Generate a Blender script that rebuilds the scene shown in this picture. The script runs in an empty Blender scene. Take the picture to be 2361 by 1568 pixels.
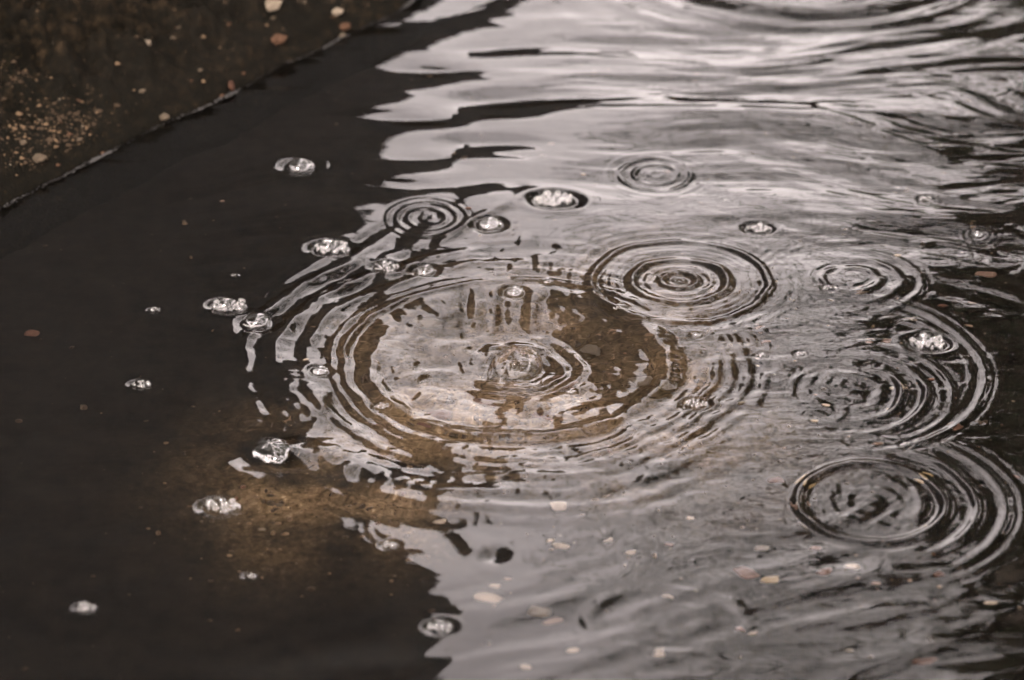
import bpy, math, random
import numpy as np
from mathutils import Vector, Matrix

# ------------------------------------------------------------------ camera
scn = bpy.context.scene
COL = scn.collection
H = 1.39; PITCH = math.radians(29.0); FOC = 115.0; SENS = 36.0
K = SENS / FOC / 2361.0
cam_d = bpy.data.cameras.new('camera'); cam = bpy.data.objects.new('camera', cam_d)
COL.objects.link(cam); scn.camera = cam
cam.location = (0, 0, H); cam.rotation_euler = (math.pi/2 - PITCH, 0, 0)
cam_d.lens = FOC; cam_d.sensor_width = SENS; cam_d.sensor_fit = 'HORIZONTAL'
cam_d.clip_start = 0.05; cam_d.clip_end = 2000
cam_d.dof.use_dof = True; cam_d.dof.focus_distance = 2.86; cam_d.dof.aperture_fstop = 4.8

# ------------------------------------------------------------------ world and sun
SUN_EL, SUN_AZ = math.radians(52), math.radians(200)      # azimuth from +Y clockwise
w = bpy.data.worlds.new('World'); scn.world = w; w.use_nodes = True
nt = w.node_tree; nt.nodes.clear()
out = nt.nodes.new('ShaderNodeOutputWorld'); bg = nt.nodes.new('ShaderNodeBackground')
sky = nt.nodes.new('ShaderNodeTexSky'); sky.sky_type = 'NISHITA'; sky.sun_disc = False
sky.sun_elevation = SUN_EL; sky.sun_rotation = SUN_AZ; sky.dust_density = 3.0; sky.air_density = 1.0
hs = nt.nodes.new('ShaderNodeHueSaturation'); hs.inputs['Saturation'].default_value = 0.12
tint = nt.nodes.new('ShaderNodeMix'); tint.data_type = 'RGBA'; tint.blend_type = 'MULTIPLY'
tint.inputs[0].default_value = 1.0; tint.inputs[7].default_value = (1.0, 0.862, 0.805, 1)
# soft overcast clouds
tc = nt.nodes.new('ShaderNodeTexCoord'); no = nt.nodes.new('ShaderNodeTexNoise')
no.inputs['Scale'].default_value = 4.5; no.inputs['Detail'].default_value = 5
mr = nt.nodes.new('ShaderNodeMapRange'); mr.inputs[1].default_value = .35; mr.inputs[2].default_value = .68
mr.inputs[3].default_value = .60; mr.inputs[4].default_value = 1.16
mx = nt.nodes.new('ShaderNodeMix'); mx.data_type = 'RGBA'; mx.blend_type = 'MULTIPLY'; mx.inputs[0].default_value = 1
L = nt.links.new
L(sky.outputs[0], hs.inputs['Color']); L(hs.outputs[0], tint.inputs[6])
L(tc.outputs['Generated'], no.inputs['Vector']); L(no.outputs['Fac'], mr.inputs[0])
L(tint.outputs[2], mx.inputs[6]); L(mr.outputs[0], mx.inputs[7])
# an overcast sky is up to three times brighter overhead than at the horizon
sx_ = nt.nodes.new('ShaderNodeSeparateXYZ'); oc = nt.nodes.new('ShaderNodeMapRange'); oc.inputs[1].default_value = 0; oc.inputs[2].default_value = 1
oc.inputs[3].default_value = .55; oc.inputs[4].default_value = 2.1
mo = nt.nodes.new('ShaderNodeMix'); mo.data_type = 'RGBA'; mo.blend_type = 'MULTIPLY'; mo.inputs[0].default_value = 1
L(tc.outputs['Generated'], sx_.inputs[0]); L(sx_.outputs[2], oc.inputs[0]); L(mx.outputs[2], mo.inputs[6]); L(oc.outputs[0], mo.inputs[7])
L(mo.outputs[2], bg.inputs['Color']); bg.inputs['Strength'].default_value = 0.15
L(bg.outputs[0], out.inputs['Surface'])
sd = bpy.data.lights.new('sun', 'SUN'); sd.energy = 1.2; sd.angle = math.radians(14); sd.color = (1, .93, .84)
so = bpy.data.objects.new('sun', sd); COL.objects.link(so)
sdir = Vector((math.sin(SUN_AZ)*math.cos(SUN_EL), math.cos(SUN_AZ)*math.cos(SUN_EL), math.sin(SUN_EL)))
so.rotation_euler = sdir.to_track_quat('Z', 'Y').to_euler(); so.location = (0, 0, 20)
vs = scn.view_settings; vs.view_transform = 'Standard'; vs.look = 'None'; vs.gamma = 1; vs.use_curve_mapping = False
vs.exposure = 3.6
cy = scn.cycles; cy.use_denoising = True; cy.max_bounces = 12; cy.transmission_bounces = 12
cy.glossy_bounces = 6; cy.diffuse_bounces = 2; cy.transparent_max_bounces = 24
cy.caustics_reflective = False; cy.caustics_refractive = True; cy.blur_glossy = 0.2
cy.sample_clamp_indirect = 6.0

# ------------------------------------------------------------------ helpers
def at(px, py, z=0.0):
    """a spot of the water surface"""
    x = (px - 1180.5) * K; y = -(py - 784) * K
    d = (x, math.cos(PITCH) + y*math.sin(PITCH), -math.sin(PITCH) + y*math.cos(PITCH))
    t = (z - H) / d[2]
    return d[0]*t, d[1]*t
def mpp(px, py):
    x, y = at(px, py); return K * math.cos(0) * (y*math.cos(PITCH) + H*math.sin(PITCH))

def lattice(X, Y, sx, sy, seed):
    """smooth value noise in -1..1"""
    r = np.random.RandomState(seed); n = 256
    T = r.uniform(-1, 1, (n, n))
    u = X/sx + 1000.37; v = Y/sy + 1000.71
    iu = np.floor(u).astype(int); iv = np.floor(v).astype(int); fu = u-iu; fv = v-iv
    fu = fu*fu*fu*(fu*(fu*6-15)+10); fv = fv*fv*fv*(fv*(fv*6-15)+10)
    a = T[iv % n, iu % n]; b = T[iv % n, (iu+1) % n]; c = T[(iv+1) % n, iu % n]; d = T[(iv+1) % n, (iu+1) % n]
    return (a*(1-fu)+b*fu)*(1-fv) + (c*(1-fu)+d*fu)*fv

def fbm(X, Y, sx, sy, seed, n=3):
    s = 0; a = 1
    for i in range(n):
        s = s + a*lattice(X, Y, sx, sy, seed+i); a *= .5; sx *= .5; sy *= .5
    return s

def ss(a, b, x):
    t = np.clip((x-a)/(b-a), 0, 1); return t*t*(3-2*t)

def new_mesh(name, verts, faces, smooth=True):
    me = bpy.data.meshes.new(name); verts = np.asarray(verts, dtype=np.float32)
    if isinstance(faces, np.ndarray):
        k = faces.shape[1]; nf = faces.shape[0]
        me.vertices.add(len(verts)); me.vertices.foreach_set('co', verts.ravel())
        me.loops.add(nf*k); me.loops.foreach_set('vertex_index', faces.astype(np.int32).ravel())
        me.polygons.add(nf); me.polygons.foreach_set('loop_start', np.arange(0, nf*k, k, dtype=np.int32))
        me.update(calc_edges=True)
    else:
        me.from_pydata(verts.tolist(), [], faces); me.update()
    me.polygons.foreach_set('use_smooth', [smooth]*len(me.polygons)); me.update()
    return me

def obj(name, me, mat=None, parent=None, loc=(0, 0, 0), rot=(0, 0, 0), scale=(1, 1, 1)):
    o = bpy.data.objects.new(name, me); COL.objects.link(o)
    if mat and me and not me.materials: me.materials.append(mat)
    o.parent = parent; o.location = loc; o.rotation_euler = rot; o.scale = scale
    return o
def tag(o, label=None, cat=None, group=None, kind=None):
    if label: o['label'] = label
    if cat: o['category'] = cat
    if group: o['group'] = group
    if kind: o['kind'] = kind
    return o
def grid_faces(nx, ny):
    i = np.arange(nx-1)[None, :] + np.arange(ny-1)[:, None]*nx
    i = i.ravel(); return np.stack([i, i+1, i+1+nx, i+nx], 1)

# ------------------------------------------------------------------ materials
def mat_new(name):
    m = bpy.data.materials.new(name); m.use_nodes = True; m.node_tree.nodes.clear()
    o = m.node_tree.nodes.new('ShaderNodeOutputMaterial'); return m, m.node_tree, o
def noise_mat(name, cols, scale=8, rough=.8, detail=6, bump=.3, bdist=.01, scale2=None, spec=.3):
    """principled surface with a colour ramp over world-scale noise"""
    m, t, o = mat_new(name); n = t.nodes; l = t.links.new
    p = n.new('ShaderNodeBsdfPrincipled'); p.inputs['Roughness'].default_value = rough
    p.inputs['Specular IOR Level'].default_value = spec
    c = n.new('ShaderNodeTexCoord'); a = n.new('ShaderNodeTexNoise'); a.inputs['Scale'].default_value = scale
    a.inputs['Detail'].default_value = detail; a.inputs['Roughness'].default_value = .62
    r = n.new('ShaderNodeValToRGB'); e = r.color_ramp.elements
    while len(e) < len(cols): e.new(.5)
    for k, (pos, co) in enumerate(cols): e[k].position = pos; e[k].color = (*co, 1)
    l(c.outputs['Object'], a.inputs['Vector']); l(a.outputs['Fac'], r.inputs[0]); l(r.outputs[0], p.inputs['Base Color'])
    b = n.new('ShaderNodeBump'); b.inputs['Strength'].default_value = bump; b.inputs['Distance'].default_value = bdist
    a2 = n.new('ShaderNodeTexNoise'); a2.inputs['Scale'].default_value = scale2 or scale*3; a2.inputs['Detail'].default_value = 4
    l(c.outputs['Object'], a2.inputs['Vector']); l(a2.outputs['Fac'], b.inputs['Height']); l(b.outputs[0], p.inputs['Normal'])
    l(p.outputs[0], o.inputs[0]); return m

def water_mat():
    m, t, o = mat_new('rain water'); g = t.nodes.new('ShaderNodeBsdfGlass')
    g.inputs['IOR'].default_value = 1.333; g.inputs['Roughness'].default_value = 0.0
    g.inputs['Color'].default_value = (1, 1, 1, 1)
    t.links.new(g.outputs[0], o.inputs[0]); return m
def film_mat(name, k, base, outer=False):
    """thin water film: clear in the middle, mirror-like at the rim"""
    m, t, o = mat_new(name); n = t.nodes; l = t.links.new
    f = n.new('ShaderNodeFresnel'); f.inputs[0].default_value = 1.33
    ma = n.new('ShaderNodeMath'); ma.operation = 'MULTIPLY_ADD'; ma.use_clamp = True
    ma.inputs[1].default_value = k; ma.inputs[2].default_value = base; ma0 = ma
    if outer:
        ge_ = n.new('ShaderNodeNewGeometry'); sb = n.new('ShaderNodeMath'); sb.operation = 'SUBTRACT'; sb.inputs[0].default_value = 1
        mu = n.new('ShaderNodeMath'); mu.operation = 'MULTIPLY'; l(ge_.outputs['Backfacing'], sb.inputs[1]); l(ma.outputs[0], mu.inputs[0]); l(sb.outputs[0], mu.inputs[1]); ma = mu
    tr = n.new('ShaderNodeBsdfTransparent'); gl = n.new('ShaderNodeBsdfGlossy'); gl.inputs['Roughness'].default_value = .03
    gl.inputs['Color'].default_value = (1, 1, 1, 1)
    mi = n.new('ShaderNodeMixShader'); l(f.outputs[0], ma0.inputs[0]); l(ma.outputs[0], mi.inputs[0])
    l(tr.outputs[0], mi.inputs[1]); l(gl.outputs[0], mi.inputs[2]); l(mi.outputs[0], o.inputs[0]); return m

M_water = water_mat()
M_film = film_mat('bubble film', 1.9, .06, True)
M_foam = film_mat('foam film', 1.7, .05, True)
_t = M_foam.node_tree; _m = [n for n in _t.nodes if n.type == 'MIX_SHADER'][0]; _o = [n for n in _t.nodes if n.type == 'OUTPUT_MATERIAL'][0]
_d = _t.nodes.new('ShaderNodeBsdfDiffuse'); _d.inputs[0].default_value = (.85, .83, .8, 1)
_x = _t.nodes.new('ShaderNodeMixShader'); _x.inputs[0].default_value = .06
_t.links.new(_m.outputs[0], _x.inputs[1]); _t.links.new(_d.outputs[0], _x.inputs[2]); _t.links.new(_x.outputs[0], _o.inputs[0])
M_bed = None

# ------------------------------------------------------------------ the water surface
def lines(a, b, step, lo, hi, grow=1.12):
    c = list(np.arange(a, b+1e-9, step)); s = step; x = c[-1]
    while x < hi: s *= grow; x += s; c.append(x)
    s = step; x = c[0]; pre = []
    while x > lo: s *= grow; x -= s; pre.append(x)
    return np.array(pre[::-1] + c)
xs = lines(-.60, .60, .00115, -14, 14)
ys = lines(1.90, 3.40, .0016, -6, 24)
X, Y = np.meshgrid(xs, ys); Z = np.zeros_like(X)
CA, SA = math.cos(PITCH), math.sin(PITCH)

# photo frame coordinate of each spot, only used to say where a ripple lies
def reg(px0, py0, rx, ry, soft=1.0):
    x0, y0 = at(px0, py0); s = mpp(px0, py0)
    q = ((X-x0)/(rx*s))**2 + ((Y-y0)/(ry*s/.48))**2
    return np.exp(-q**soft)

WF = fbm(X, Y, .030, .030, 881, 3); WG = fbm(X, Y, .045, .045, 885, 3)
def ring(px, py, rings, wob=.02, seed=1, ex=1.0, mask=None, warp=2.5, brk=.25, mod=1.0):
    """concentric ripples; rings = (radius, half width, wavelength, slope, wedge azimuth deg or None, wedge half width deg)"""
    global Z
    x0, y0 = at(px, py); s = mpp(px, py)
    dx = (X-x0)/ex; dy = Y-y0; R = np.hypot(dx, dy)
    rmax = max(r[0]+3*r[1] for r in rings)*s
    sel = R < rmax*1.1; rr = R[sel]; th = np.arctan2(dy[sel], dx[sel])
    g = np.random.RandomState(seed); wv = np.zeros_like(rr)
    for k in range(2, 9): wv += g.uniform(-1, 1)/k**.7*np.sin(k*th+g.uniform(0, 6.28))
    rw = rr*(1+wob*wv)+warp*s*WF[sel]*ss(30*s, 120*s, rr); acc = np.zeros_like(rr)
    for q in rings:
        r0, hw, lam, sl = q[:4]; r0 *= s; hw *= s; lam *= s
        a = sl*lam/6.283
        e = a*np.exp(-((rw-r0)/hw)**2)*np.cos(6.283*(rw-r0)/lam)
        am = (1+brk*1.6*WG[sel])*1.0; am = am*(1+mod*.35*np.sin(3*th+g.uniform(0, 6))+mod*.2*np.sin(7*th+g.uniform(0, 6)))
        if len(q) > 4 and q[4] is not None:
            d = np.abs((th-math.radians(q[4])+math.pi) % (2*math.pi)-math.pi)
            am = am*(1-ss(math.radians(q[5])*.6, math.radians(q[5])*1.3, d))
        acc += e*am
    if mask is not None: acc *= mask[sel]
    Z[sel] += acc

# large quiet swell, crests lying across the view
WX = X + .05*fbm(X, Y, .35, .35, 5, 2); WY = Y + .035*fbm(X, Y, .30, .22, 9, 2)
x_edge, _ = at(1500, 300)
Z += .0007*fbm(WX, WY-.2*X, .20, .050, 39, 3)*reg(1230, 1420, 330, 180, 1.5)
calm = 1-.9*reg(1000, 250, 420, 300, 1.5)
Z += (.0024*fbm(WX, WY, .32, .070, 21, 2)*(.45+.55*calm)+.0006*fbm(WX, WY, .08, .0175, 23, 2)*calm)*reg(1750, 150, 1500, 470, 1.5)*(1-.6*reg(1850, -20, 650, 130, 1.5))
Z += .0006*fbm(WX, WY, .26, .060, 31, 2)
Z += .0022*fbm(WX, WY+.55*X, .30, .060, 33, 3)*reg(2150, 420, 520, 330, 1.6)      # slanting folds at upper right
Z += .0010*fbm(WX, WY-.45*X, .34, .065, 36, 3)*reg(1800, 1450, 900, 260, 1.6)     # long folds at the bottom
quiet = 1-.85*reg(1050, 250, 330, 300, 1.5)
silk = 1-.65*reg(1500, 1500, 1500, 270, 2)
Z += .00016*fbm(WX, WY, .060, .016, 41, 3)*quiet*silk
# fingers of light along the building edge at upper left
for (px, py, rx, ry, sl) in ((1030, 100, 260, 26, .055), (930, 222, 300, 28, .085), (980, 318, 260, 26, .06), (1020, 415, 200, 26, .05)):
    x0, y0 = at(px, py); q = mpp(px, py); a = sl*ry*q/.48
    u = (X-x0)/(rx*q); v = (Y-y0)/(ry*q/.48); Z += a*v*np.exp(-v*v)*np.exp(-u*u)

def tilt(px, py, rx, ry, sl, rot=0):
    """a gentle local lean of the surface towards +x or -x"""
    global Z
    x0, y0 = at(px, py); q = mpp(px, py); c, n_ = math.cos(math.radians(rot)), math.sin(math.radians(rot))
    u = (X-x0)/q; v = -(Y-y0)/q*.48
    e = ((u*c+v*n_)/rx)**2+((-u*n_+v*c)/ry)**2
    Z += sl*(X-x0)*np.exp(-e)
for t_ in ((1060, 112, 170, 26, -.05, -6), (1030, 234, 200, 26, -.075, -3), (1040, 324, 160, 24, -.055), (1040, 412, 140, 22, -.045), (1080, 165, 120, 14, .04), (1060, 278, 120, 12, .045), (1040, 368, 100, 12, .04),
           (785, 578, 110, 13, -.09, -30), (715, 668, 115, 15, -.09, -29), (880, 560, 90, 20, -.06, -32), (800, 690, 80, 22, -.06, -25),
           (790, 960, 170, 50, -.13, 28), (730, 900, 80, 26, -.12, 35), (1375, 770, 150, 85, .15, 0), (1085, 705, 20, 34, .2, 0), (1215, 712, 20, 30, .2, 10), (1150, 712, 18, 34, -.2, 0), (1120, 790, 26, 20, .16, 0), (1290, 900, 100, 26, -.08, 0), (1000, 870, 120, 36, -.08, 20), (870, 770, 50, 70, .10, 0), (760, 1068, 90, 14, -.09, 15), (605, 945, 30, 10, -.08, 30), (590, 868, 16, 10, -.08, 30),
           (1060, 1255, 60, 22, .035, 15), (1000, 1400, 90, 20, .020), (1000, 1500, 90, 36, .016), (2135, 1165, 45, 50, -.10), (900, 1525, 130, 30, .04), (1150, 15, 150, 30, .05, -12),
           (1060, 470, 60, 22, .04, -20), (1000, 560, 120, 12, .07, -30)):
    tilt(*t_)
# the rings
ring(1190, 828, [(398, 20, 56, .30, 130, 120), (345, 46, 120, .34, -60, 120), (425, 30, 28, .15, 160, 80), (430, 24, 26, .10, 90, 60), (150, 22, 44, .26, -20, 110), (108, 20, 50, .26, 0, 130), (30, 30, 90, .5),
                 (480, 34, 84, .20, 170, 75), (553, 38, 90, .19, 168, 62), (628, 30, 80, .17, 165, 50), (620, 130, 340, .11, 225, 38),
                 (450, 40, 40, .14, 0, 110), (520, 50, 46, .08, -60, 120), (590, 60, 70, .10, -110, 60), (660, 50, 60, .07, -110, 60),
                 (440, 20, 30, .10, 90, 70), (560, 70, 34, .03)], .030, 3, warp=5, brk=.4, mod=.6)
x0, y0 = at(1180, 828); q = mpp(1180, 828); D = np.hypot(X-x0, Y-y0)/q                # the shallow bowl inside the great ring
Z -= .10*240*q*.9*np.exp(-(D/300)**3)
Z += .00150*fbm(X+.010*WF, Y+.012*WG, .050, .060, 61, 3)*np.exp(-(D/400)**6)
Z += .00070*fbm(X+.008*WG, Y, .032, .036, 65, 3)*np.exp(-((D-530)/120)**4)
ring(1566, 648, [(206, 18, 52, .30), (112, 18, 60, .36), (42, 16, 42, .40), (75, 10, 26, .12), (160, 40, 20, .07), (250, 40, 26, .06), (10, 14, 24, .3)], .016, 4, mod=.5)
ring(1512, 398, [(50, 10, 34, .22), (82, 10, 34, .24), (112, 14, 24, .07), (14, 14, 30, .1)], .016, 5)
ring(985, 503, [(44, 10, 28, .22), (70, 10, 26, .22), (94, 10, 22, .16), (12, 12, 30, .16)], .012, 6)
ring(2010, 1158, [(170, 20, 88, .36), (118, 20, 84, .26, -5, 34), (245, 20, 84, .32, 0, 62), (312, 20, 70, .22, 0, 60), (350, 24, 40, .10, 0, 60), (60, 60, 40, .05)], .016, 7, warp=1.5, brk=.1, mod=.25)
Z += .00035*fbm(X+Y*.5+.02*WF, Y-X*.9, .05, .016, 75, 3)*reg(2000, 1155, 120, 55, 2)
ring(1945, 902, [(85, 30, 46, .06), (135, 16, 58, .30, -15, 60), (190, 18, 56, .28, -10, 70), (250, 16, 40, .16, 0, 70), (120, 14, 40, .12, 180, 60)], .02, 8)
Z += .0004*fbm(X-Y*.5, Y*.6+X*.9+.02*WF, .018, .05, 78, 3)*reg(1920, 900, 130, 60, 2)
ring(1965, 645, [(60, 30, 44, .16, 0, 120), (112, 20, 44, .20, 0, 80), (160, 18, 40, .20, 0, 80), (70, 24, 32, .24, 180, 60), (220, 50, 24, .05, 180, 100)], .02, 9)
ring(1885, 850, [(385, 16, 56, .28, 0, 66), (350, 16, 30, .08, 0, 62), (415, 14, 30, .08, 0, 50)], .012, 10)
ring(1850, -130, [(405, 30, 120, .34), (480, 34, 80, .18), (560, 60, 60, .05), (640, 80, 60, .03), (300, 40, 70, .06)], .008, 11)
ring(1240, 145, [(25, 20, 14, .05)], .01, 12)
ring(2145, 462, [(20, 22, 16, .08)], .01, 13); ring(2255, 540, [(22, 24, 16, .12)], .01, 14)
ring(1620, 1298, [(22, 16, 26, .14)], .01, 15); ring(1675, 458, [(14, 12, 14, .08)], .01, 16)
ring(1540, 1430, [(130, 20, 80, .09), (60, 40, 80, .05)], .05, 17, 1.4)
# dimples
for (px, py, rx, ry, sl) in ((1620, 338, 80, 12, .16), (1195, 358, 55, 9, .10), (1140, 1283, 26, 14, .3), (1310, 1048, 60, 9, .22), (1030, 1088, 70, 10, .25),
                             (1070, 328, 12, 6, .12), (1200, 428, 16, 7, .14), (1225, 605, 10, 14, .3), (1165, 612, 14, 12, .3), (1262, 612, 9, 13, .3), (1187, 1133, 7, 5, .3),
                             (1960, 400, 90, 12, .10), (1950, 1290, 60, 22, .14), (1500, 1540, 160, 12, .1)):
    x0, y0 = at(px, py); s = mpp(px, py)
    q = ((X-x0)/(rx*s))**2+((Y-y0)/(ry*s/.48))**2; Z -= sl*min(rx, ry/.48)*s*np.exp(-q)*.6
# capillary ripples and the wakes of many fine drops
g = np.random.RandomState(77)
for k in range(260):
    px = g.uniform(1100, 2350); py = g.uniform(500, 1180)
    r0 = g.uniform(8, 70); ring(px, py, [(r0, r0*.4+6, g.uniform(14, 24), g.uniform(.010, .034)*(.55 if px > 1700 else 1), g.uniform(0, 360), g.uniform(40, 160))], .03, 100+k, warp=4)
for k in range(60):
    px = g.uniform(850, 2350); py = g.uniform(430, 1230)
    r0 = g.uniform(40, 240); ring(px, py, [(r0, 22, g.uniform(22, 44), g.uniform(.010, .026), g.uniform(0, 360), g.uniform(30, 120))], .03, 400+k, warp=6)
Z += .00017*fbm(WX+.01*WF, WY+.006*WG, .026, .012, 51, 3)*reg(1550, 900, 600, 420, 2)
Z += .00004*fbm(X*.8-Y*.6, X*.6+Y*.8, .030, .008, 57, 3)*reg(1900, 950, 420, 380, 2)

# menisci round the bubbles (filled while the bubbles are made)
BUB = [  # px, py, w, kind, label
 (690, 385, 78, 'dome', 'clear bubble floating alone on the dark water below the mossy bank'),
 (765, 571, 92, 'mixed', 'clear bubble rimmed with foam at the tip of the bright streak'),
 (890, 613, 66, 'mixed', 'foamy bubble pair left of the small bubble in a dark dimple'),
 (980, 621, 58, 'dome', 'small clear bubble sitting in a dark dimple above the great ring'),
 (530, 704, 88, 'mixed', 'petalled clear bubble with a brim of water and foam at its foot'),
 (592, 746, 84, 'dome', 'petalled clear bubble where the outer ripple begins, below its brimmed neighbour'),
 (736, 857, 52, 'dome', 'small petalled bubble inside the left side of the great ring'),
  (512, 1168, 96, 'flat', 'flat raft of bubbles below the largest bubble on the dark water'),
 (357, 715, 32, 'flat', 'tiny round foam patch leftmost in the middle of the dark water'),
 (547, 634, 20, 'flat', 'tiny white speck of foam above the petalled bubbles'),
 (1127, 518, 72, 'dome', 'clear bubble in a dark hollow right of the small ring'),
 (1281, 460, 110, 'flat', 'bright white foam raft in a long dark oval hollow'),
 (1748, 525, 66, 'flat', 'white foam raft in a dark hollow above the concentric rings'),
 (2142, 790, 92, 'mixed', 'foam and clear bubbles in a dark eye near the right edge'),
 (1605, 931, 64, 'flat', 'white foam raft in a small dark hollow right of the great ring'),
 (1015, 1448, 66, 'mixed', 'blurred foam bubble at the lower end of the dark reflection'),
 (200, 1400, 56, 'flat', 'blurred foam patch nearest the lower left corner'),
 (325, 886, 52, 'flat', 'faint sunken looking foam patch left of the lit brown patch'),
 (578, 1328, 34, 'flat', 'faint foam speck low on the dark water'),
 (900, 1256, 44, 'flat', 'blurred foam patch beside the wavy lower edge of the dark reflection'),
 (2255, 540, 34, 'dome', 'small bubble with tiny rings near the right edge'),
 (2133, 457, 34, 'flat', 'small foam fleck in the upper right ripples'),
 (1912, 668, 36, 'flat', 'narrow line of foam left of the fine right hand arcs'),
 (1608, 776, 30, 'mixed', 'tiny bubble just outside the right rim of the great ring'),
 (1755, 820, 30, 'mixed', 'left of two tiny bubbles above the lower right ring'),
 (1845, 817, 32, 'mixed', 'right of two tiny bubbles above the lower right ring'),
 (1316, 886, 28, 'dome', 'tiny bubble just below the splash'),
 (1422, 719, 24, 'flat', 'small foam fleck on the inner upper right edge of the great ring'),
 (1185, 668, 56, 'dome', 'clear bubble riding on the far rim of the great ring'),
 (1262, 646, 30, 'dome', 'tiny bubble on the outer far ripple of the great ring'),
 (880, 935, 40, 'mixed', 'tiny bubble cluster on the near left rim of the great ring'),
 (2088, 1026, 30, 'flat', 'foam fleck above the lower right ring'),
 (1672, 458, 18, 'dome', 'very small bubble below the two ring circle'),
]
for (px, py, wd, kind, lab) in BUB:
    x0, y0 = at(px, py); s = mpp(px, py); r = wd*.44*s
    fx = 1.0; fy = .95 if kind == 'dome' else .80
    d = np.hypot((X-x0)/fx, (Y-y0)/fy); t = (d-r*1.05)/(r*.30)
    sl = .34 if kind != 'dome' else .26
    # the surface climbs to the film and dips round it
    Z += sl*r*.33*(-np.exp(-t*t)) + sl*.04*r*np.exp(-((d-r*1.75)/(r*.3))**2)
for t_ in ((560, 1075, 60, 16, -.16, 10), (700, 1075, 90, 16, -.16, 22), (690, 1040, 40, 14, -.14, -20), (625, 1085, 60, 12, -.12, 0)): tilt(*t_)
fade = 1-ss(.0, 1, (np.hypot(X/1.3, (Y-2.65)/1.8)-1)/1.5)*.6
Z *= fade
far = np.hypot(X, Y-2.6) > 6; Z[far] = 0
verts = np.stack([X.ravel(), Y.ravel(), Z.ravel()], 1)
tag(obj('water', new_mesh('water', verts, grid_faces(len(xs), len(ys))), M_water), kind='structure')

def surf(x, y):
    i = min(max(np.searchsorted(xs, x), 0), len(xs)-1); j = min(max(np.searchsorted(ys, y), 0), len(ys)-1)
    return float(Z[j, i])

# ------------------------------------------------------------------ the pool bed
def bed_mat():
    m, t, o = mat_new('wet bed with lit patches'); n = t.nodes; l = t.links.new
    p = n.new('ShaderNodeBsdfPrincipled'); p.inputs['Roughness'].default_value = 1; p.inputs['Specular IOR Level'].default_value = 0
    c = n.new('ShaderNodeTexCoord')
    def noise(s, d=6, r=.6):
        a = n.new('ShaderNodeTexNoise'); a.inputs['Scale'].default_value = s; a.inputs['Detail'].default_value = d
        a.inputs['Roughness'].default_value = r; l(c.outputs['Object'], a.inputs['Vector']); return a
    a = noise(60, 8, .7); r = n.new('ShaderNodeValToRGB'); e = r.color_ramp.elements
    e[0].position = .35; e[0].color = (.0020, .0019, .0018, 1); e[1].position = .72; e[1].color = (.008, .0062, .0045, 1)
    l(a.outputs['Fac'], r.inputs[0])
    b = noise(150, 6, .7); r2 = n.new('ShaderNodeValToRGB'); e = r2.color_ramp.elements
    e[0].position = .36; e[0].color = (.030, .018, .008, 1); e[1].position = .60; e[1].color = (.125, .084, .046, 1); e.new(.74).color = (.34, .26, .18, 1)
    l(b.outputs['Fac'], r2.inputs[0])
    at_ = n.new('ShaderNodeAttribute'); at_.attribute_name = 'lit_silt'
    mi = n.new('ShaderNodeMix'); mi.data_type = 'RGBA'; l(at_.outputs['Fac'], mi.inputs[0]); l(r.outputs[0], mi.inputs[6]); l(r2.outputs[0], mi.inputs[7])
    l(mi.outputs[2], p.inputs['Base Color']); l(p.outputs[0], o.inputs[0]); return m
DEPTH = .085
def bed_at(px, py):          # a spot of the bed seen through flat water
    x, y = at(px, py); v = Vector((x, y, -H)); v.normalize()
    n_ = 1/1.333; ci = -v.z; k = 1-n_*n_*(1-ci*ci); d = Vector((v.x*n_, v.y*n_, -math.sqrt(k)))
    t = DEPTH/-d.z; return x+d.x*t, y+d.y*t
bx = lines(-.8, .8, .01, -14, 14, 1.2); by = lines(1.7, 3.6, .01, -6, 24, 1.2)
BX, BY = np.meshgrid(bx, by)
BZ = -DEPTH + .004*fbm(BX, BY, .08, .08, 61, 4)
lit_silt = np.zeros_like(BX)  # bed tone mask: pale sediment, plus painted light at the lower left
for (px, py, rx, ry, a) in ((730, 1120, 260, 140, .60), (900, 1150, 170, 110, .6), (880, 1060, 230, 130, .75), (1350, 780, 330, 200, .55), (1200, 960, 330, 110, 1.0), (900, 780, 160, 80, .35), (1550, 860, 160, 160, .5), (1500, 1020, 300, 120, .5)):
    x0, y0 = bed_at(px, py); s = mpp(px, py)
    lit_silt = np.maximum(lit_silt, a*np.exp(-(((BX-x0)/(rx*s))**2+((BY-y0)/(ry*s/.48))**2)))
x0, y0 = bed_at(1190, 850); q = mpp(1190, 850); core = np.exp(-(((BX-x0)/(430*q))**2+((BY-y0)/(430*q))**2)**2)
lit_silt *= np.maximum(.62+.75*fbm(BX, BY, .06, .045, 71, 5), .62*core)
lit_silt = np.maximum(lit_silt, core*(.30+.18*fbm(BX, BY, .05, .05, 75, 3)))
x0, y0 = bed_at(1170, 940); lit_silt = np.maximum(lit_silt, np.exp(-(((BX-x0)/(330*q))**2+((BY-y0)/(75*q/.48))**2)**1.5)*(.95+.25*fbm(BX, BY, .04, .04, 77, 4)))
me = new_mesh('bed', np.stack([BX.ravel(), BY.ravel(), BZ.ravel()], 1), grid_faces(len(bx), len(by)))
at_ = me.attributes.new('lit_silt', 'FLOAT', 'POINT'); at_.data.foreach_set('value', np.clip(lit_silt, 0, 1).ravel().astype(np.float32))
tag(obj('pool_bed', me, bed_mat()), kind='structure')

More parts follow.
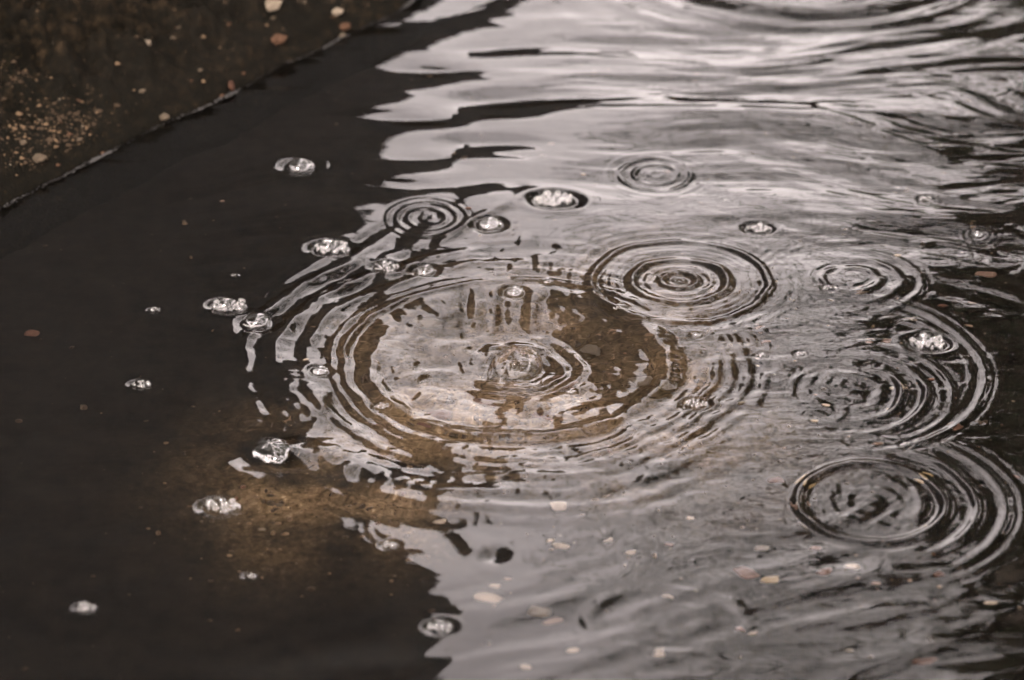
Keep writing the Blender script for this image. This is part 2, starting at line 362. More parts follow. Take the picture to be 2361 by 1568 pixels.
# ------------------------------------------------------------------ bubbles and foam
def dome_mesh(name, nu=28, nv=12, low=-.12, flat=.62):
    v = []; f = []
    for j in range(nv+1):
        a = math.pi/2 - (math.pi/2-low)*j/nv
        for i in range(nu):
            b = 2*math.pi*i/nu; v.append((math.cos(a)*math.cos(b), math.cos(a)*math.sin(b), math.sin(a)*flat))
    for j in range(nv):
        for i in range(nu): f.append((j*nu+i, (j+1)*nu+i, (j+1)*nu+(i+1) % nu, j*nu+(i+1) % nu))
    return new_mesh(name, v, f)
ME_DOME = dome_mesh('bubble dome'); ME_DOME.materials.append(M_film)
ME_SMALL = dome_mesh('small bubble', 12, 6, -.3, .95); ME_SMALL.materials.append(M_foam)
rnd = random.Random(5)
CAT = {'dome': 'bubble', 'mixed': 'bubble cluster', 'flat': 'foam'}
def pack(n, ex, ey, r0, r1, avoid=None):
    pts = []
    for _ in range(n*40):
        if len(pts) >= n: break
        a = rnd.uniform(0, 6.283); q = math.sqrt(rnd.random()); x = q*math.cos(a)*ex; y = q*math.sin(a)*ey
        r = rnd.uniform(r0, r1)
        if avoid and math.hypot(x-avoid[0], y-avoid[1]) < avoid[2]*1.0: continue
        if all(math.hypot(x-u, y-v) > (r+s)*.82 for u, v, s in pts): pts.append((x, y, r))
    return pts
for k, (px, py, wd, kind, lab) in enumerate(BUB):
    x, y = at(px, py); s = mpp(px, py); r = wd*.44*s; z = surf(x, y)+.0004
    nm = {'dome': 'water_bubble', 'mixed': 'bubble_cluster', 'flat': 'foam_raft'}[kind]
    root = tag(obj(nm, None, loc=(x, y, z), rot=(0, 0, rnd.uniform(-.3, .3))), lab, CAT[kind], 'bubbles floating on the rain water')
    root.empty_display_size = .01
    if kind == 'dome':
        obj('film', ME_DOME, None, root, (0, 0, -.04*r), scale=(r*.84, r*.84, r*.84))
        if wd > 45:
            for (a, q, c) in [(.1+.23*i_+rnd.uniform(-.05, .05)-2.6*(k % 2), .84+rnd.uniform(-.03, .08), rnd.uniform(.06, .12)) for i_ in range(5)]:
                obj('small_bubble', ME_SMALL, None, root, (r*q*math.cos(a), r*q*math.sin(a), 0), scale=(r*c,)*3)
    elif kind == 'mixed':
        a = rnd.choice((-1, 1)); big = (-.28*r, .12*r, .56*r)
        obj('film', ME_DOME, None, root, (big[0], big[1], 0), scale=(big[2],)*3)
        for (u, v, c) in pack(int(6+wd*.14), r*.98, r*.78, r*.06, r*.24, big):
            obj('small_bubble', ME_SMALL, None, root, (u, v, 0), scale=(c,)*3)
    else:
        n = int(5+wd*.20)
        for (u, v, c) in pack(n, r*.95, r*.66, r*.06, r*.26):
            obj('small_bubble', ME_SMALL, None, root, (u, v, 0), scale=(c,)*3)

# the clear lump of water thrown up where the last drop struck
v = []; f = []; nu, nv = 72, 22
for j in range(nv+1):
    a = math.pi/2*(1-j/nv)
    for i in range(nu):
        b_ = 2*math.pi*i/nu; rr = 1+.025*math.sin(9*b_+1.3*math.sin(3*a))+.05*math.sin(4*b_+2)+.01*math.sin(17*b_+3*a)
        v.append((math.cos(a)**.8*math.cos(b_)*rr+.10*math.sin(a), math.cos(a)**.8*math.sin(b_)*rr, 1.02*math.sin(a)*(1+.05*math.sin(5*b_))-.12))
for j in range(nv):
    for i in range(nu): f.append((j*nu+i, (j+1)*nu+i, (j+1)*nu+(i+1) % nu, j*nu+(i+1) % nu))
M_clear = film_mat('clear splash film', 1.4, .01)
x, y = at(1188, 842); q = 62*mpp(1188, 842)
tag(obj('splash', new_mesh('splash', v, f), M_clear, None, (x, y, surf(x, y)), (0, 0, .3), (q, q*.9, q)), 'clear ribbed lump of water thrown up in the middle of the great ring', 'splash')

x, y = at(626, 1050); q = 50*mpp(626, 1050)
o = obj('splash', bpy.data.objects['splash'].data.copy(), None, None, (x, y, surf(x, y)+.001), (0, 0, 2.1), (q*1.05, q*.9, q*.42)); o.data.materials[0] = film_mat('soft splash film', 1.7, .10, True)
tag(o, 'soft pale splash of water with a spreading brim above the lit brown patch', 'splash')

# ------------------------------------------------------------------ surroundings mirrored in the water
M_wall = noise_mat('old dark stone', [(.3, (.022, .022, .022)), (.7, (.055, .055, .055))], 1.2, .9, bump=.5, bdist=.03)
def prism(name, pts, y0, y1, mat, parent=None):
    """outline in x,z extruded along y"""
    n = len(pts); v = [(x, y0, z) for x, z in pts]+[(x-1.4 if x > -10 else x, y1, z) for x, z in pts]
    f = [tuple(range(n-1, -1, -1)), tuple(range(n, 2*n))]+[(i, (i+1) % n, n+(i+1) % n, n+i) for i in range(n)]
    f = [q[::-1] for q in f]
    return obj(name, new_mesh(name, v, f, False), mat, parent)
b = tag(obj('stone_tower', None, loc=(0, 0, 0)), 'tall dark stone building mirrored in the left half of the water', 'building')
prism('wall', [(-12, -.3), (1.1, -.3), (.75, .6), (.35, 1.4), (.0, 2.2), (-.20, 2.6), (-.33, 2.95), (-.44, 3.3), (-.46, 3.8), (-.25, 4.3), (-.21, 5), (-.28, 6), (-.4, 8), (-1.2, 16), (-12, 16)], 9.0, 13.0, M_wall, b)
M_leaf = noise_mat('dark foliage', [(.3, (.02, .028, .012)), (.7, (.05, .06, .03))], 3, .7, bump=0)
M_bark = noise_mat('dark bark', [(.3, (.02, .016, .012)), (.7, (.06, .048, .036))], 10, .9, bump=.6)
def leaf_cloud(name, blobs, n, size, mat, parent, seed):
    g = np.random.RandomState(seed); w_ = np.array([b_[3]*b_[4]*b_[5] for b_ in blobs], float); w_ /= w_.sum()
    idx = g.choice(len(blobs), n, p=w_); B = np.array(blobs, float)[idx]
    d = g.normal(size=(n, 3)); d /= np.linalg.norm(d, axis=1)[:, None]; d *= g.uniform(.3, 1, (n, 1))**.5
    C = B[:, :3]+d*B[:, 3:6]
    a = g.normal(size=(n, 3)); a /= np.linalg.norm(a, axis=1)[:, None]; c = g.normal(size=(n, 3)); c = np.cross(a, c); c /= np.linalg.norm(c, axis=1)[:, None]
    s = size*g.uniform(.6, 1.4, (n, 1))
    V = np.stack([C-a*s, C+c*s*.45, C+a*s, C-c*s*.45], 1).reshape(-1, 3)
    F = np.arange(4*n).reshape(-1, 4); return obj(name, new_mesh(name, V, F, False), mat, parent)
def tube(pts, rads, nu=8):
    v = []; f = []; P = [Vector(p) for p in pts]
    for j, p in enumerate(P):
        d = (P[min(j+1, len(P)-1)]-P[max(j-1, 0)]).normalized(); a = d.orthogonal().normalized(); b_ = d.cross(a)
        for i in range(nu):
            q = 6.2832*i/nu; v.append(tuple(p+(a*math.cos(q)+b_*math.sin(q))*rads[j]))
    for j in range(len(P)-1):
        for i in range(nu): f.append((j*nu+i, j*nu+(i+1) % nu, (j+1)*nu+(i+1) % nu, (j+1)*nu+i))
    f.append(tuple(range(nu))[::-1]); f.append(tuple(range((len(P)-1)*nu, len(P)*nu))); return v, f
def tree(loc, h, blobs, n, size, label, seed):
    g = random.Random(seed); root = tag(obj('tree', None, loc=loc), label, 'tree', 'trees mirrored in the water')
    v, f = tube([(0, 0, -.4), (.1, 0, h*.3), (-.1, .1, h*.6), (0, 0, h*.95)], [.34, .26, .18, .05]); obj('trunk', new_mesh('trunk', v, f), M_bark, root)
    for (bx_, by_, bz_, rx, ry, rz) in blobs:
        z0 = min(bz_*.75, h*.7); v, f = tube([(0, 0, z0), (bx_*.5, by_*.5, (z0+bz_)/2+.2), (bx_, by_, bz_), (bx_*1.25, by_*1.2, bz_+rz*.5)], [.12, .08, .05, .015], 6)
        obj('limb', new_mesh('limb', v, f), M_bark, root)
    leaf_cloud('crown', blobs, n, size, M_leaf, root, seed); return root
g = random.Random(3)
tree((4.5, 11.5, 0), 8.5, [(-1.9+g.uniform(-.3, .3), g.uniform(-1, 1), 5.2, 1.0, 1.2, 1.1), (-1.2, 0, 7.4, 1.2, 1.2, 1.2), (0, 0, 8.5, 1.6, 1.6, 1.3), (-.9, .5, 4.0, 1.0, 1, 1.0), (1.2, 0, 6.3, 1.7, 1.5, 1.6), (1.0, 0, 4.2, 1.6, 1.5, 1.1), (-2.2, -.4, 9.3, 1.0, 1.2, .8), (-1.9, 0, 2.2, 1.0, 1.2, 1.1), (-.6, 0, 1.6, 1.3, 1.2, 1.3), (.9, 0, 1.9, 1.5, 1.2, 1.4)], 36000, .10,
     'broad leafy tree mirrored dark along the right edge of the water', 11)
tree((2.25, 10.6, 0), 8, [(-.9, 0, 3.2, .9, .9, 1.0), (-1.2, 0, 5.0, 1.0, 1, 1.2), (-.6, 0, 6.8, 1.3, 1, 1.3), (.2, .3, 4.2, 1.2, 1, 1.6), (-1.5, 0, 8.2, 1.0, 1, 1.0), (.3, 0, 2.4, 1.2, 1, .9)], 5200, .048,
     'slender sparse tree whose loose twigs dim the mirrored sky right of centre', 14)
# unseen crown added overhead and behind to cut sky light, open towards the sun
g2 = random.Random(8); bl = []
for k in range(60):
    x_ = g2.uniform(-11, 12); y_ = g2.uniform(-11, 6.6)
    sx_ = -.4+math.sin(SUN_AZ)/math.tan(SUN_EL)*6.5; sy_ = 2.5+math.cos(SUN_AZ)/math.tan(SUN_EL)*6.5
    if math.hypot(x_-sx_, y_-sy_) < 2.6: continue
    bl.append((x_+0, y_+4, 6.5+g2.uniform(-.6, 1.4), 1.9, 1.9, .7))
tree((0, -4, 0), 8.5, bl, 42000, .17, 'tree added out of view overhead to shade the water, mirrored in the steep near sides of the ripples', 21)
# far line of trees closing the view low over the horizon
blobs = []
for k in range(46):
    a = math.radians(-75+150*k/45); R_ = 34+g.uniform(-2, 2)
    blobs.append((R_*math.sin(a), R_*math.cos(a), g.uniform(2, 4.2), 2.6, 2.0, g.uniform(3.0, 4.6)))
    blobs.append((R_*math.sin(a)+1, R_*math.cos(a), 1, 2.6, 2.0, 2.4))
tag(leaf_cloud('far_wood', blobs, 60000, .34, M_leaf, None, 9), 'far dark line of trees mirrored in the steep sides of the ripples', 'wood', kind='stuff')
# ground everywhere outside the pool
M_soil = noise_mat('dark wet soil', [(.3, (.02, .015, .011)), (.7, (.07, .055, .04))], 6, .9, bump=.6)
ge = []
gx = np.linspace(-150, 150, 61); GX, GY = np.meshgrid(gx, gx)
GZ = -.6+0*GX; 
GZ = np.where((np.abs(GX) > 13.0) | (GY > 22) | (GY < -5), .02, -.6)
tag(obj('ground', new_mesh('ground', np.stack([GX.ravel(), GY.ravel(), GZ.ravel()], 1), grid_faces(61, 61)), M_soil), kind='structure')

# ------------------------------------------------------------------ mossy bank at upper left
ax_, ay_ = at(0, 470); bx_, by_ = at(950, 0)
A = Vector((ax_, ay_, 0)); B = Vector((bx_, by_, 0)); T = (B-A).normalized(); N = Vector((-T.y, T.x, 0))    # N points away from the water
if N.x > 0: N = -N
U = np.concatenate([np.linspace(-2.5, -.25, 30)[:-1], np.linspace(-.25, 1.35, 520), np.linspace(1.35, 6, 30)[1:]])
V_ = np.concatenate([[-.03], np.linspace(0, .75, 300), np.linspace(.75, 2.5, 20)[1:]])
UU, VV = np.meshgrid(U, V_)
prof = np.where(VV < 0, -.12, 0)+np.clip(VV, 0, None)*.42+.012*ss(0, .02, VV)
rough = .014*fbm(UU, VV, .07, .06, 201, 5)+.011*fbm(UU, VV, .02, .018, 205, 4)
prof = prof+rough*ss(.0, .10, VV)+.003*np.exp(-((VV-.004)/.004)**2)+.0015*fbm(UU, VV, .02, .02, 208, 3)*ss(-.01, .01, VV)
off = .006*fbm(UU, VV*0, .12, 1, 209, 3)
PX = A.x+T.x*UU+N.x*(VV+off); PY = A.y+T.y*UU+N.y*(VV+off)
def bank_mat():
    m, t, o = mat_new('mossy bank'); n = t.nodes; l = t.links.new
    p = n.new('ShaderNodeBsdfPrincipled'); p.inputs['Roughness'].default_value = 1; p.inputs['Specular IOR Level'].default_value = .02
    c = n.new('ShaderNodeTexCoord')
    def noise(s, d=6, r=.65):
        a = n.new('ShaderNodeTexNoise'); a.inputs['Scale'].default_value = s; a.inputs['Detail'].default_value = d
        a.inputs['Roughness'].default_value = r; l(c.outputs['Object'], a.inputs['Vector']); return a
    def ramp(src, *st):
        r = n.new('ShaderNodeValToRGB'); e = r.color_ramp.elements
        while len(e) < len(st): e.new(.5)
        for k, (q, co) in enumerate(st): e[k].position = q; e[k].color = (*co, 1)
        l(src, r.inputs[0]); return r
    a = ramp(noise(90, 8, .75).outputs['Fac'], (.38, (.002, .0018, .0014)), (.50, (.010, .0075, .005)), (.60, (.045, .029, .016)), (.74, (.17, .11, .065)))
    b_ = ramp(noise(7, 4).outputs['Fac'], (.40, (.22, .24, .20)), (.62, (1, 1, 1)))
    mi = n.new('ShaderNodeMix'); mi.data_type = 'RGBA'; mi.blend_type = 'MULTIPLY'; mi.inputs[0].default_value = 1
    l(a.outputs[0], mi.inputs[6]); l(b_.outputs[0], mi.inputs[7])
    wa = n.new('ShaderNodeAttribute'); wa.attribute_name = 'paler'; m2 = n.new('ShaderNodeMix'); m2.data_type = 'RGBA'
    l(wa.outputs['Fac'], m2.inputs[0]); m2.inputs[6].default_value = (.005, .0045, .0035, 1); l(mi.outputs[2], m2.inputs[7]); l(m2.outputs[2], p.inputs['Base Color'])
    bu = n.new('ShaderNodeBump'); bu.inputs['Distance'].default_value = .004; bu.inputs['Strength'].default_value = .7
    l(noise(220, 4).outputs['Fac'], bu.inputs['Height']); l(bu.outputs[0], p.inputs['Normal'])
    l(p.outputs[0], o.inputs[0]); return m
me = new_mesh('bank', np.stack([PX.ravel(), PY.ravel(), prof.ravel()], 1), grid_faces(len(U), len(V_)))
paler = np.clip(.12+.55*ss(.04, .24, VV)*(.75+.9*fbm(UU, VV, .12, .05, 401, 4)), .06, .95)      # browner and lighter away from the water
at_ = me.attributes.new('paler', 'FLOAT', 'POINT'); at_.data.foreach_set('value', paler.ravel().astype(np.float32))
tag(obj('bank', me, bank_mat()), kind='structure')

# scum line where the bank meets the water
g = np.random.RandomState(31); N_ = 2600
uu = g.uniform(-.1, 1.4, N_); dens = np.clip(.75+.4*fbm(uu, uu*0, .05, 1, 301, 3), .3, 1)
for c0 in (.13, .315, .62): dens += 1.2*np.exp(-((uu-c0)/.012)**2)
keep = g.uniform(0, 1.2, N_) < dens; uu = uu[keep]
base_v = np.array([(math.cos(a)*1.0, math.sin(a)*1.0, 0) for a in np.linspace(0, 2*math.pi, 7)[:-1]]+[(0, 0, .8)])
base_f = np.array([(i, (i+1) % 6, 6) for i in range(6)])
offs = .006*fbm(uu, uu*0, .12, 1, 209, 3)
r_ = g.uniform(.0004, .0012, len(uu))*np.clip(dens[keep], .5, 1.6)
cx = A.x+T.x*uu+N.x*(offs-.004+g.uniform(-.003, .003, len(uu))); cyy = A.y+T.y*uu+N.y*(offs-.004+g.uniform(-.003, .003, len(uu)))
def scatter(name, cx, cyy, cz, r_, bv, bf, mats, mi, rotate=True, flat=1.0, seed=0):
    g = np.random.RandomState(seed); n = len(cx); a = g.uniform(0, 6.283, n)
    x = bv[None, :, 0]*np.cos(a)[:, None]-bv[None, :, 1]*np.sin(a)[:, None]; y = bv[None, :, 0]*np.sin(a)[:, None]+bv[None, :, 1]*np.cos(a)[:, None]
    el = g.uniform(.55, 1.5, (n, 1)); jit = g.uniform(.8, 1.2, (n, bv.shape[0]))
    V = np.stack([cx[:, None]+x*r_[:, None]*el*jit, cyy[:, None]+y*r_[:, None]*jit, cz[:, None]+bv[None, :, 2]*r_[:, None]*flat], 2).reshape(-1, 3)
    F = (bf[None]+(np.arange(n)*bv.shape[0])[:, None, None]).reshape(-1, bf.shape[1])
    me = new_mesh(name, V, F, False)
    for m_ in mats: me.materials.append(m_)
    me.polygons.foreach_set('material_index', np.repeat(mi, bf.shape[0]).astype(np.int32)); me.update()
    return obj(name, me)
def plain(name, c, rough=.7):
    return noise_mat(name, [(.3, tuple(q*.7 for q in c)), (.7, tuple(min(1, q*1.25) for q in c))], 260, rough, 3, .3, .001, None, .08)
M_scum = plain('pale scum', (.036, .034, .033)); M_cream = plain('cream petal', (.16, .13, .10), .6); M_peach = plain('peach petal', (.085, .055, .04), .6)
M_orange = plain('orange leaf bit', (.050, .024, .015), .6); M_yellow = plain('yellow leaf bit', (.13, .092, .045), .6); M_drab = plain('drab leaf bit', (.055, .043, .03), .6)
M_pale = plain('pale stone', (.13, .105, .078), .8); M_rust = plain('rust stone', (.045, .024, .014), .8); M_chip = plain('pale stone chip', (.05, .038, .026), .8); M_tan = plain('tan grit', (.075, .050, .030), .9); M_brown = plain('brown grit', (.028, .019, .012), .9)
tag(scatter('scum', cx, cyy, np.full(len(uu), .0005), r_, base_v, base_f, [M_scum], np.zeros(len(uu)), flat=.6, seed=1), 'thin broken line of pale scum where the bank meets the water', 'scum', kind='stuff')

# grit and small bits strewn on the bank
def bank_pt(u, v):
    i = min(np.searchsorted(U, u), len(U)-1); j = min(np.searchsorted(V_, v), len(V_)-1)
    return float(PX[j, i]), float(PY[j, i]), float(prof[j, i])
def bank_many(u, v):
    i = np.clip(np.searchsorted(U, u), 0, len(U)-1); j = np.clip(np.searchsorted(V_, v), 0, len(V_)-1)
    return PX[j, i], PY[j, i], prof[j, i]
N_ = 120000
u = g.uniform(-.2, 1.35, N_); v = g.uniform(.01, .75, N_)
d_ = np.clip(1.0*fbm(u, v, .16, .10, 311, 3)+1.3*ss(.10, .34, v)-.20, .04, 1)
k_ = g.uniform(0, 1, N_) < d_*.8; u = u[k_]; v = v[k_]
cx, cyy, cz = bank_many(u, v); r_ = g.uniform(.0005, .0017, len(u))*g.choice([1, 1, 1, 1, 2.0], len(u))
mi = g.choice([0, 1, 2, 3], len(u), p=[.66, .30, .02, .02])
tag(scatter('grit', cx, cyy, cz-.0004, r_, base_v, base_f, [M_brown, M_tan, M_pale, M_rust], mi, seed=2), 'brown and tan grit strewn over the mossy bank', 'grit', kind='stuff')
# short moss
N_ = 14000
u = g.uniform(-.2, 1.35, N_); v = g.uniform(.004, .6, N_); k_ = g.uniform(0, 1, N_) < np.clip(.55+.7*fbm(u, v, .09, .09, 321, 3), 0, 1); u = u[k_]; v = v[k_]
cx, cyy, cz = bank_many(u, v)
bl_v = np.array([(-.18, 0, 0), (.18, 0, 0), (.05, .25, 1.8)]); bl_f = np.array([(0, 1, 2)])
M_moss = plain('dark moss', (.006, .006, .004), .9); M_moss2 = plain('brown moss', (.020, .013, .007), .9)
tag(scatter('moss', cx, cyy, cz, g.uniform(.001, .0036, len(u)), bl_v, bl_f, [M_moss, M_moss2], g.choice([0, 1], len(u), p=[.7, .3]), seed=3), 'dark short moss covering the bank above the water', 'moss', kind='stuff')

# ------------------------------------------------------------------ petals and leaf bits afloat
def flake_mesh(name, seed, n=12):
    g = random.Random(seed); v = [(0, 0, .10)]; f = []
    rr = [1+g.uniform(-.16, .16) for _ in range(n)]
    for ring_, h_ in ((.55, .09), (1, .0)):
        for i in range(n):
            a = 6.2832*i/n; v.append((math.cos(a)*rr[i]*ring_, math.sin(a)*rr[i]*ring_*.62, h_*(1+.6*math.sin(2*a+seed))))
    for i in range(n):
        j = (i+1) % n; f.append((0, 1+i, 1+j)); f.append((1+i, 1+n+i, 1+n+j, 1+j))
    # underside
    b0 = len(v); v += [(x, y, z-.05) for x, y, z in v]
    f += [tuple(q+b0 for q in reversed(t)) for t in f[:]]
    for i in range(n):
        j = (i+1) % n; f.append((1+n+i, b0+1+n+i, b0+1+n+j, 1+n+j))
    return new_mesh(name, v, f)
FL = {}
COLR = {'cream': M_cream, 'peach': M_peach, 'orange': M_orange, 'yellow': M_yellow, 'drab': M_drab}
FLAKES = [(1290,1178,40,'cream'),(1292,1267,45,'cream'),(1269,1257,25,'cream'),(1402,1254,30,'cream'),(1126,1389,80,'cream'),(1142,1363,34,'cream'),
 (1171,1345,25,'peach'),(1274,1436,62,'peach'),(1240,1413,70,'drab'),(1322,1509,36,'cream'),(1216,1548,32,'cream'),(1521,1514,32,'cream'),(1542,1384,30,'cream'),
 (1591,1202,25,'cream'),(1543,1266,28,'orange'),(1454,1283,30,'cream'),(1015,1205,34,'cream'),(1776,1346,54,'yellow'),(1967,1323,50,'cream'),(2016,1349,30,'peach'),
 (1879,1276,38,'orange'),(1720,1332,66,'orange'),(1899,1332,40,'orange'),(2285,1400,40,'cream'),(1734,1467,28,'cream'),(1709,1461,24,'orange'),(1960,1509,25,'drab'),
 (2130,1530,70,'orange'),(2126,1108,46,'yellow'),(1855,1122,50,'yellow'),(1790,1118,46,'orange'),(1856,1171,28,'peach'),(1856,1216,28,'drab'),(2343,1104,25,'orange'),
 (2164,1330,34,'orange'),(1755,1272,46,'drab'),(2270,639,64,'peach'),(2232,758,28,'peach'),(2043,794,32,'peach'),(2007,793,26,'peach'),(2095,742,36,'drab'),
 (1765,794,28,'orange'),(1751,764,24,'peach'),(2061,903,30,'cream'),(2196,986,38,'orange'),(2025,1032,36,'peach'),(2238,708,24,'peach'),(1749,845,24,'cream'),
 (2069,589,18,'cream'),(1878,972,20,'cream'),(1904,935,22,'cream'),(2170,712,26,'orange'),(2148,875,18,'orange'),(75,775,42,'orange'),(605,1222,20,'drab'),
 (1080,484,16,'orange'),(513,464,12,'peach'),(1345,400,12,'cream'),(706,832,16,'cream'),(1710,930,20,'drab')]
ZONES = [((0, 700, 0, 1568), 'in the dark left half'), ((700, 1300, 1190, 1290), 'at the wavy edge of the dark reflection'), ((900, 1345, 1290, 1568), 'bottom, beside the dark reflection'),
 ((1345, 1650, 1150, 1568), 'in grey water at bottom centre'), ((1650, 2361, 1245, 1568), 'below the dark rimmed ring'), ((1700, 2361, 1090, 1245), 'on the rim of the dark rimmed ring'),
 ((2120, 2361, 500, 1090), 'beside the outer right arc'), ((1850, 2120, 500, 830), 'between the two right hand rings'), ((1800, 2361, 830, 1090), 'in the ring at right of centre'),
 ((1650, 1850, 700, 1090), 'right of the great ring'), ((0, 2361, 0, 1568), 'above the great ring')]
CN = {'cream': 'cream', 'peach': 'peach pink', 'orange': 'orange red', 'yellow': 'yellow', 'drab': 'drab brown'}
ORD = ['leftmost', 'second from the left', 'third from the left', 'fourth from the left', 'fifth from the left', 'sixth from the left', 'seventh from the left']
zone = lambda p: next(n for (a, b, c, d), n in ZONES if a <= p[0] <= b and c <= p[1] <= d)
keys = {}
for p in FLAKES: keys.setdefault((zone(p), p[3]), []).append(p)
for (zn, cn), ps in keys.items():
    ps.sort()
    for k, p in enumerate(ps):
        sz = 'large' if p[2] >= 50 else 'small' if p[2] >= 26 else 'tiny'
        lab = f'{sz} {CN[cn]} flake {zn}' + (f', {ORD[k]}' if len(ps) > 1 else '')
        sd_ = rnd.randrange(5)
        if (sd_, cn) not in FL: FL[(sd_, cn)] = flake_mesh('flake', sd_); FL[(sd_, cn)].materials.append(COLR[cn])
        low = p[2] > 22
        x, y = (bed_at if low else at)(p[0], p[1]); q = p[2]*.44*mpp(p[0], p[1]); zz_ = -DEPTH+.007 if low else surf(x, y)+.0006
        kind_n = ('sunken' if low else 'floating')+('_petal' if cn in ('cream', 'peach') else '_leaf_bit')
        o = obj(kind_n, FL[(sd_, cn)], None, None, (x, y, zz_), (0, 0, rnd.uniform(-.4, .4)), (q, q, q))
        tag(o, lab, 'petal' if cn in ('cream', 'peach') else 'leaf bit', 'petals and leaf bits in the water')
# countless specks adrift
g = np.random.RandomState(91); N_ = 330
px = np.concatenate([g.uniform(1250, 2340, 300), g.uniform(50, 1200, 30)]); py = np.concatenate([g.uniform(560, 1400, 300), g.uniform(480, 1500, 30)])
P = np.array([at(a, b) for a, b in zip(px, py)]); ii = np.searchsorted(xs, P[:, 0]); jj = np.searchsorted(ys, P[:, 1])
r_ = g.uniform(.0004, .0016, N_)*g.choice([1, 1, 1.6], N_); r_ *= .6; r_[300:] *= .7
tag(scatter('drifting_specks', P[:, 0], P[:, 1], Z[jj, ii]-.0002, r_, base_v, base_f, [M_tan, M_rust, M_peach, M_drab], g.choice([0, 1, 2, 3], N_, p=[.3, .15, .15, .4]), flat=.4, seed=5), 'tiny specks of leaf and grit adrift on the water', 'specks', kind='stuff')
# grit on the bed, thickest where the bed is painted lighter
N_ = 26000
u = g.uniform(-.6, .7, N_); v = g.uniform(1.9, 3.2, N_); ii = np.clip(np.searchsorted(bx, u), 0, len(bx)-1); jj = np.clip(np.searchsorted(by, v), 0, len(by)-1)
k_ = g.uniform(0, 1, N_) < .02+lit_silt[jj, ii]*(.35+.65*(u > -.26)); u = u[k_]; v = v[k_]; zz = BZ[jj, ii][k_]
tag(scatter('bed_grit', u, v, zz-.0008, g.uniform(.0008, .0034, len(u)), base_v, base_f, [M_brown, M_tan, M_chip, M_orange], g.choice([0, 1, 2, 3], len(u), p=[.55, .34, .06, .05]), seed=6), 'brown grit lying on the silty bed under the great ring', 'grit', kind='stuff')
# sunken leaves under the great ring
LEAVES = [(905, 800, 70, 'drab'), (1010, 960, 66, 'orange'), (1120, 930, 60, 'peach'), (1250, 960, 60, 'orange'), (1380, 800, 60, 'drab'), (1500, 880, 80, 'drab'), (1300, 880, 60, 'peach'), (980, 740, 80, 'drab')]
LL = ['drab leaf lying sunken inside the left of the great ring', 'rust orange sunken leaf under the near left rim of the great ring', 'peach sunken petal under the near side of the great ring',
      'rust orange sunken leaf under the near middle rim of the great ring', 'drab leaf sunken in the brown patch right of the splash', 'drab leaf sunken under the near right rim of the great ring',
      'peach sunken petal right below the splash', 'drab leaf sunken at the far left inside the great ring']
for p, lab in zip(LEAVES, LL):
    x, y = bed_at(p[0], p[1]); q = p[2]/2*mpp(p[0], p[1]); sd_ = rnd.randrange(5)
    me = flake_mesh('leaf', sd_+20, 16); me.materials.append(COLR[p[3]])
    tag(obj('sunken_leaf', me, None, None, (x, y, -DEPTH+.006), (rnd.uniform(-.1, .1), rnd.uniform(-.1, .1), rnd.uniform(-1, 1)), (q, q, q*.8)), lab, 'leaf', 'leaves sunken in the water')

# ------------------------------------------------------------------ stones and leaf bits on the bank
def chip_mesh(seed):
    g = random.Random(seed); v = []; f = []
    for j, (zz, rr) in enumerate(((-.3, .8), (.15, 1), (.5, .62))):
        for i in range(7):
            a = 6.2832*i/7+g.uniform(-.2, .2); q = rr*g.uniform(.75, 1.15); v.append((math.cos(a)*q, math.sin(a)*q*.75, zz+g.uniform(-.08, .08)))
    for j in range(2):
        for i in range(7): f.append((j*7+i, j*7+(i+1) % 7, j*7+7+(i+1) % 7, j*7+7+i))
    f.append(tuple(range(14, 21))); f.append(tuple(range(7))[::-1]); return new_mesh('stone chip', v, f, False)
CH = {}
def bank_px(px, py):
    """the point of the bank that lies at a photo position"""
    best = None; x = (px-1180.5)*K; y = -(py-784)*K; d = Vector((x, CA+y*SA, -SA+y*CA))
    t = (PY*d.y*0+1); C = np.array([PX, PY, prof-H]); D_ = np.array(d)/d.length
    pr = C[0]*D_[0]+C[1]*D_[1]+C[2]*D_[2]; e = (C**2).sum(0)-pr**2
    j, i = np.unravel_index(np.argmin(e), e.shape); return float(PX[j, i]), float(PY[j, i]), float(prof[j, i])
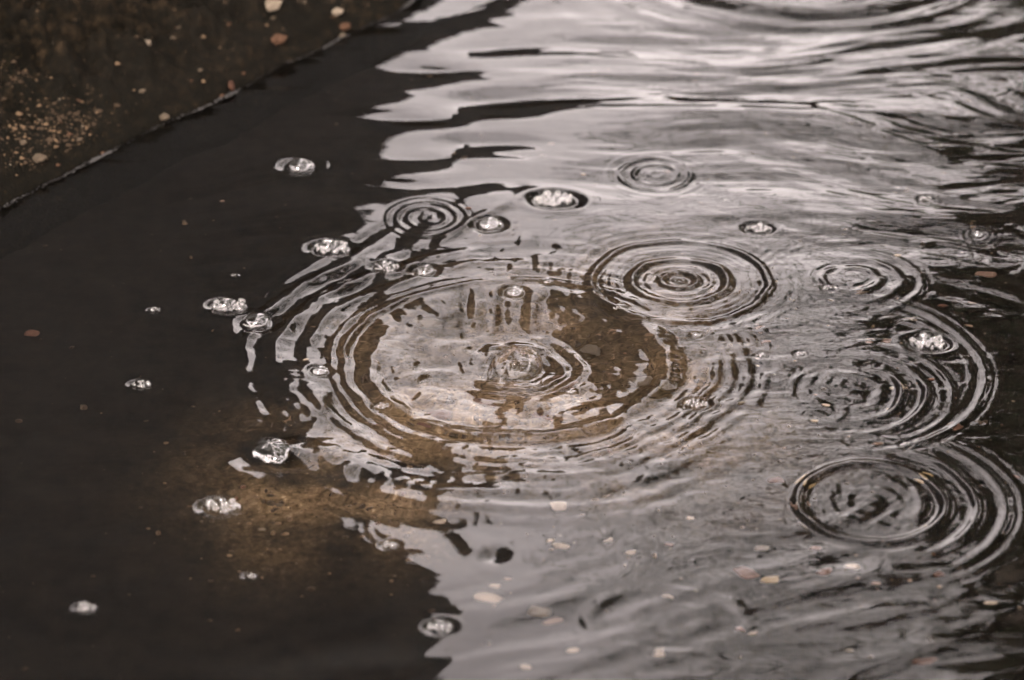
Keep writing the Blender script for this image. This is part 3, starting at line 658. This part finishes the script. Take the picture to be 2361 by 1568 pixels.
CHIPS = [(620, 6, 70, 'chip', 'long pale stone at the very top of the bank'), (702, 6, 16, 'chip', 'small pale stone right of the long pale stone'), (774, 26, 42, 'chip', 'round pale stone at the top right of the bank'),
 (629, 43, 22, 'chip', 'pale stone just below the long pale stone'), (331, 100, 46, 'chip', 'flat cream stone in the middle of the bank top'), (638, 86, 60, 'orange', 'rust stained stone below the pale stones'),
 (378, 268, 46, 'drab', 'drab rounded stone standing out low on the moss'), (530, 268, 18, 'peach', 'small peach stone right of the drab rounded stone'), (50, 330, 30, 'chip', 'pale stone near the left edge of the bank'),
 (88, 366, 54, 'chip', 'broad tan stone below the one near the left edge'), (245, 375, 18, 'peach', 'peach chip alone low on the moss'), (790, 60, 44, 'peach', 'pinkish stone below the round pale stone'),
 (400, 90, 18, 'chip', 'small cream chip right of the flat cream stone'), (525, 54, 16, 'peach', 'peach chip left of the rust stained stone'), (325, 210, 24, 'chip', 'cream chip above the drab rounded stone'),
 (800, 100, 26, 'drab', 'drab stone below the pinkish stone'), (183, 325, 20, 'chip', 'cream chip right of the stone near the left edge'), (415, 62, 16, 'chip', 'highest cream chip above the flat stone'),
 (460, 160, 18, 'chip', 'cream chip in the middle of the gritty strip'), (560, 165, 16, 'peach', 'peach chip at the right of the gritty strip'), (130, 380, 18, 'orange', 'orange chip right of the broad tan stone')]
for (px, py, wd, mk, lab) in CHIPS:
    sd_ = rnd.randrange(5); mt = {'chip': M_chip if wd < 40 or py > 200 else M_pale, 'orange': M_rust, 'peach': M_rust, 'drab': M_drab}[mk]
    key = (sd_, mt.name)
    if key not in CH: CH[key] = chip_mesh(sd_); CH[key].materials.append(mt)
    x, y, z = bank_px(px, py); q = wd*.42*mpp(px, max(py, 0))
    tag(obj('stone', CH[key], None, None, (x, y, z-q*.12), (.1, -.2, rnd.uniform(-.4, .4)), (q, q, q*.7)), lab, 'stone', 'stones on the bank')
x, y, z = bank_px(546, 208); me = flake_mesh('leaf', 44, 14); me.materials.append(M_orange)
tag(obj('fallen_leaf', me, None, None, (x-.003, y-.006, z+.006), (1.1, .2, 1.35), (.0085, .0085, .0085)), 'slim orange leaf caught upright on the waterline of the bank', 'leaf')
